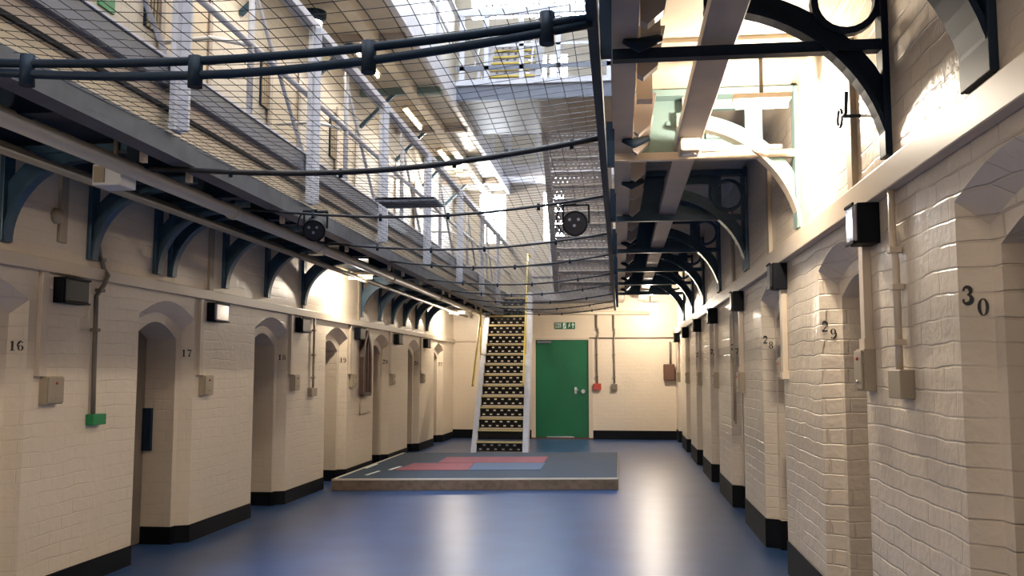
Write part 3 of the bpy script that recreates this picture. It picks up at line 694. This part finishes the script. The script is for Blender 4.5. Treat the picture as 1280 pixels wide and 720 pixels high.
m.build('pale_trim', 'wood_pale', o)
def flat(name, P, m, label, cat, z=.1405):
    tag(pr([p for p in P], z, z + .006, MB()).build(name, m), label, cat, 'floor mats on the platform')
flat('floor_mat', [(-3.0, 12.10), (-2.03, 12.25), (-2.10, 13.18), (-2.95, 13.05)], 'mat_red', 'red mat lying at the left front of the platform', 'mat')
flat('floor_mat', [(-2.63, 13.14), (-1.11, 13.36), (-1.11, 14.3), (-2.66, 14.05)], 'mat_red', 'pinkish red mat lying toward the back of the platform', 'mat')
flat('floor_mat', [(-2.02, 12.25), (-1.07, 12.40), (-1.08, 13.34), (-2.09, 13.19)], 'mat_slate', 'slate blue mat lying between the two red mats', 'mat')
m = MB(); m.bar((-3.22, 11.5, .1425), (-3.18, 12.0, .1425), .035, .003); m.bar((-3.08, 12.15, .1425), (-3.04, 12.6, .1425), .05, .003); m.bar((-3.45, 12.3, .1425), (-3.45, 12.9, .1425), .03, .003)
m.build('tape_mark', 'sign_white', o)

# ------------------------------------------------------------------ green exit door
o = bpy.data.objects.new('door_%d' % (dn + 1), None); C.objects.link(o); o.location = (-1.26, YF, 0); struct(o, 'green painted flush exit door in the end wall')
MB().box(-1.84, YF + .01, .03, -.68, YF + .06, 2.15).build('door_leaf', 'door_green', o, bevel=.004)
m = MB(); m.box(-1.93, YF - .025, 0, -1.84, YF + .1, 2.19); m.box(-.68, YF - .025, 0, -.59, YF + .1, 2.19); m.box(-1.93, YF - .02, 2.15, -.59, YF + .1, 2.19)
m.build('door_frame', 'cream_duct', o)
MB().box(-1.80, YF - .04, 2.08, -1.50, YF + .01, 2.13).build('door_closer', 'steel_grey', o, bevel=.005)
MB().box(-.99, YF - .005, .98, -.94, YF + .012, 1.12).build('lock_plate', 'steel_lilac', o)
m = MB(); m.tube([(-.80, YF - .05, 1.03), (-.80, YF + .01, 1.03)], .045, 14); m.build('door_knob', 'chrome', o)
m = MB(); m.tube([(-.965, YF - .05, 1.06), (-.90, YF - .05, 1.06)], .012, 8); m.build('lever_handle', 'chrome', o)
MB().box(-1.6, YF + .0, .03, -1.0, YF + .012, .055).build('kick_strip', 'chrome', o)
MB().box(-1.93, YF - .05, 0, -.59, YF + .05, .028).build('threshold', 'rust_brown', o)
# exit sign above
o = thing('exit_sign', (-1.19, YF - .03, 2.38), 'green and white fire exit sign above the green door', 'sign')
MB().box(-1.41, YF - .02, 2.39, -.97, YF, 2.535).build('sign_board', 'sign_green', o)
m = MB(); y = YF - .022
def q2(x0, z0, x1, z1): m.box(x0, y - .002, z0, x1, y, z1)
F5 = {'E': ['111', '100', '110', '100', '111'], 'X': ['101', '101', '010', '101', '101'], 'I': ['1', '1', '1', '1', '1'], 'T': ['111', '010', '010', '010', '010'],
      'F': ['111', '100', '110', '100', '100'], 'R': ['110', '101', '110', '101', '101']}
def word(t, x, z, s):
    for ch in t:
        for r, row in enumerate(F5[ch]):
            for c, b in enumerate(row):
                if b == '1': q2(x + c * s, z - (r + 1) * s, x + (c + 1) * s, z - r * s)
        x += (len(F5[ch][0]) + 1) * s
word('FIRE', -1.395, 2.52, .0095); word('EXIT', -1.395, 2.46, .0095)
# running man panel and arrow
q2(-1.235, 2.40, -1.165, 2.525)
for a, b, w in (((-1.12, 2.42), (-1.10, 2.46), .012), ((-1.10, 2.46), (-1.095, 2.50), .016), ((-1.10, 2.46), (-1.075, 2.44), .012), ((-1.095, 2.49), (-1.07, 2.475), .009), ((-1.095, 2.49), (-1.12, 2.475), .009)):
    m.bar((a[0], y, a[1]), (b[0], y, b[1]), w, .002, up=(0, 1, 0))
m.tube([(-1.092, y - .002, 2.513), (-1.092, y, 2.513)], .010, 10)
m.bar((-1.015, y, 2.41), (-1.015, y, 2.49), .018, .002, up=(0, 1, 0)); m.prism([(-1.05, y, 2.475), (-.98, y, 2.475), (-1.015, y, 2.525)], (0, -.002, 0))
m.build('sign_lettering', 'sign_white', o)
m = MB(); m.bar((-1.22, y - .003, 2.42), (-1.19, y - .003, 2.46), .014, .002, up=(0, 1, 0)); m.bar((-1.19, y - .003, 2.46), (-1.185, y - .003, 2.49), .016, .002, up=(0, 1, 0)); m.tube([(-1.182, y - .005, 2.505), (-1.182, y - .002, 2.505)], .010, 10)
m.build('running_figure', 'sign_green', o)

# ------------------------------------------------------------------ pointed wooden frame on the left wall
o = thing('wooden_frame', (XL, 12.9, 1.13), 'dark wooden pointed-arch frame hung on the left wall beyond doorway 19', 'frame')
def pt(u, v, x=XL + .05): return (x, 12.87 + u, 1.13 + v)
out = [(-.20, 0), (-.20, .52), (-.14, .72), (0, .90), (.14, .72), (.20, .52), (.20, 0)]
m = MB()
for a, b in zip(out, out[1:] + out[:1]): m.bar(pt(*a), pt(*b), .055, .06, up=(1, 0, 0))
m.build('border', 'wood_dark', o)
MB().prism([pt(a, b, XL + .012) for a, b in out], (.015, 0, 0)).build('back_panel', 'plaque_inner', o)
m = MB()
for u, h in ((-.07, .78), (.07, .78)): m.bar(pt(u, 0), pt(u, h), .03, .03, up=(1, 0, 0))
m.build('inner_bars', 'wood_dark', o)
tag(MB().tube([(XL + .02, 12.7, 1.10), (XL + .02, 12.7, .85), (XL + .02, 13.2, .87)], .012, 6).build('conduit_pipe', 'conduit_grey'), 'thin bent pipe under the pointed wooden frame', 'pipe')

# ------------------------------------------------------------------ first-floor cell grilles and lamps seen through the netting
for k, (y, z, w, h) in enumerate([(6.70, 4.15, .30, .50), (9.02, 4.2, .30, .50), (11.3, 4.2, .3, .5), (6.68, 3.39, .25, .20)]):
    o = thing('barred_vent', (XL, y, z), ('dark barred opening high on the upper left wall, %s from the camera' % ORD[k]) if k < 3 else 'small dark barred vent low on the upper left wall near the floor', 'vent', 'barred openings on the upper left wall')
    MB().box(XL, y - w / 2, z, XL + .02, y + w / 2, z + h).build('recess', 'iron_navy', o)
    m = MB()
    for j in range(6): yy = y - w / 2 + w * (j + .5) / 6; m.box(XL + .02, yy - .008, z, XL + .035, yy + .008, z + h)
    m.build('bars', 'conduit_grey', o)
# upper cell doors (first floor, left)
for k, y in enumerate([4.9, 7.2, 9.5, 11.8, 14.1, 16.4]):
    dn += 1
    o = bpy.data.objects.new('door_%d' % (dn + 1), None); C.objects.link(o); o.location = (XL, y, 3.02); struct(o)
    MB().box(XL, y - .4, 3.02, XL + .03, y + .4, 4.85).build('door_leaf', 'cream_board', o)
    MB().box(XL + .03, y - .46, 3.02, XL + .05, y - .4, 4.9).box(XL + .03, y + .4, 3.02, XL + .05, y + .46, 4.9).build('door_frame', 'beam_grey', o)
o = thing('exit_sign', (XL + .05, 6.02, 4.05), 'small green exit sign on the upper left wall at the top of the frame', 'sign')
MB().box(XL, 5.92, 4.06, XL + .02, 6.12, 4.22).build('sign_board', 'green_box', o)

def tube_lamp(c, half, ax, label, parts=True, power=60, aim=(0, 0, -1), size=(.9, .16), col=(1, .80, .55), m='cream_duct', lightoff=.06, spread=PI):
    o = thing('strip_light', c, label, 'light', 'strip lights under the landings')
    c = Vector(c); ax = Vector(ax); aim = Vector(aim).normalized()
    MB().bar(c - ax * half - aim * .03, c + ax * half - aim * .03, .10, .05, up=aim).build('fixture_body', m, o, bevel=.004)
    MB().tube([c - ax * half * .95 + aim * .02, c + ax * half * .95 + aim * .02], .018, 10).build('lamp_tube', 'tube_glow', o)
    l = bpy.data.lights.new('strip_lamp', 'AREA'); l.energy = power; l.color = col; l.shape = 'RECTANGLE'; l.size = size[0]; l.size_y = size[1]; l.spread = spread
    lo = bpy.data.objects.new('strip_lamp', l); C.objects.link(lo)
    lo.parent = o
    z = -aim; x = (ax - z * ax.dot(z)).normalized(); y = z.cross(x)
    M = Matrix((x, y, z)).transposed().to_4x4(); M.translation = aim * lightoff
    lo.matrix_local = M
    return o
def bulb_lamp(c, label, power, ax=(1, 0, 0), col=(1, .87, .70), half=.17, drop=.0, ztop=None):
    o = thing('strip_light', c, label, 'light', 'strip lights under the landings')
    c = Vector(c); ax = Vector(ax)
    MB().bar(c - ax * half + Vector((0, 0, .05)), c + ax * half + Vector((0, 0, .05)), .10, .035).build('fixture_body', 'cream_duct', o, bevel=.004)
    MB().tube([c - ax * half * .9, c + ax * half * .9], .016, 10).build('lamp_tube', 'tube_glow', o)
    if ztop: MB().tube([c + Vector((0, 0, .06)), Vector((c.x, c.y, ztop))], .012, 6).build('hanger_rod', 'conduit_dark', o)
    l = bpy.data.lights.new('lamp_bulb', 'POINT'); l.energy = power; l.color = col; l.shadow_soft_size = .05
    lo = bpy.data.objects.new('lamp_bulb', l); C.objects.link(lo); lo.parent = o; lo.location = (0, 0, -.055)
# warm lamps hung under the landings close to the walls (they burn out the wall beside them)
bulb_lamp((.86, 5.50, 3.04), 'bright lamp under right landing, lighting the wall by the large bracket', 135, ztop=3.36)
bulb_lamp((.80, 0.6, 3.04), 'lamp under right landing above and behind the viewer', 22, ztop=3.36)
bulb_lamp((-3.32, 11.45, 2.66), 'bright lamp under left landing, lighting the wall patch beyond doorway 18', 62, ztop=2.82)
bulb_lamp((-3.1, 0.8, 2.62), 'lamp under left landing above and behind the viewer', 95, ztop=2.82)
bulb_lamp((-3.28, 18.3, 2.64), 'bright lamp at the far end under left landing', 75, ztop=2.82)
bulb_lamp((-3.0, 17.4, 5.28), 'bright warm lamp at the far end under the upper left landing', 130, ztop=5.5)
bulb_lamp((.62, 18.6, 2.80), 'bright lamp at the far end under right landing', 150, ztop=3.36)
# strip lights under the second-floor landings
for k, y in enumerate([1.2, 4.6, 8.0, 11.0, 13.6, 16.2]):
    tube_lamp((-3.15, y, 5.36), .55, (0, 1, 0), 'strip light under the upper left landing, %s from the camera' % ORD[k], power=24, col=(1, .90, .76), aim=(.25, 0, -1), size=(.16, 1.1) if False else (1.1, .16))
for k, y in enumerate([1.2, 4.6, 8.0, 11.4, 14.8]):
    tube_lamp((.62, y, 5.40), .55, (0, 1, 0), 'strip light under the upper right landing, %s from the camera' % ORD[k], power=24, col=(1, .90, .76), aim=(-.25, 0, -1), size=(1.1, .16))
o = thing('bulkhead_lamp', (-3.29, 9.4, 5.3), 'round glowing bulkhead lamp under the upper left landing', 'light')
MB().tube([(-3.29, 9.4, 5.38), (-3.29, 9.4, 5.32), (-3.29, 9.4, 5.27)], .1, 18, radii=[.13, .13, .09]).build('lamp_body', 'iron_navy', o)
MB().tube([(-3.29, 9.4, 5.27), (-3.29, 9.4, 5.24)], .085, 18).build('diffuser', 'tube_glow', o)

# ------------------------------------------------------------------ world, camera, view
w = bpy.data.worlds.new('world'); bpy.context.scene.world = w; w.use_nodes = True
w.node_tree.nodes['Background'].inputs[0].default_value = (.5, .6, .8, 1); w.node_tree.nodes['Background'].inputs[1].default_value = .1
F = 1143.0
yv = Vector((775. - 640, 465. - 360, F)).normalized(); u = Vector((-.010, -1, 0)); u = (u - yv * u.dot(yv)).normalized(); xv = yv.cross(u)
if xv.x < 0: xv = -xv
cam = bpy.data.cameras.new('camera'); co = bpy.data.objects.new('camera', cam); C.objects.link(co)
cam.sensor_width = 36; cam.lens = F / 1280 * 36; cam.clip_start = .05
right = Vector((xv.x, yv.x, u.x)); down = Vector((xv.y, yv.y, u.y)); fwd = Vector((xv.z, yv.z, u.z))
M = Matrix((right, -down, -fwd)).transposed().to_4x4(); M.translation = (0, 0, EYE); co.matrix_world = M
sc = bpy.context.scene; sc.camera = co
sc.view_settings.view_transform = 'Standard'; sc.view_settings.look = 'None'; sc.view_settings.gamma = 1; sc.view_settings.use_curve_mapping = False
sc.view_settings.exposure = 0.16
sc.cycles.use_denoising = True; sc.cycles.max_bounces = 8; sc.cycles.diffuse_bounces = 5; sc.cycles.sample_clamp_indirect = 6
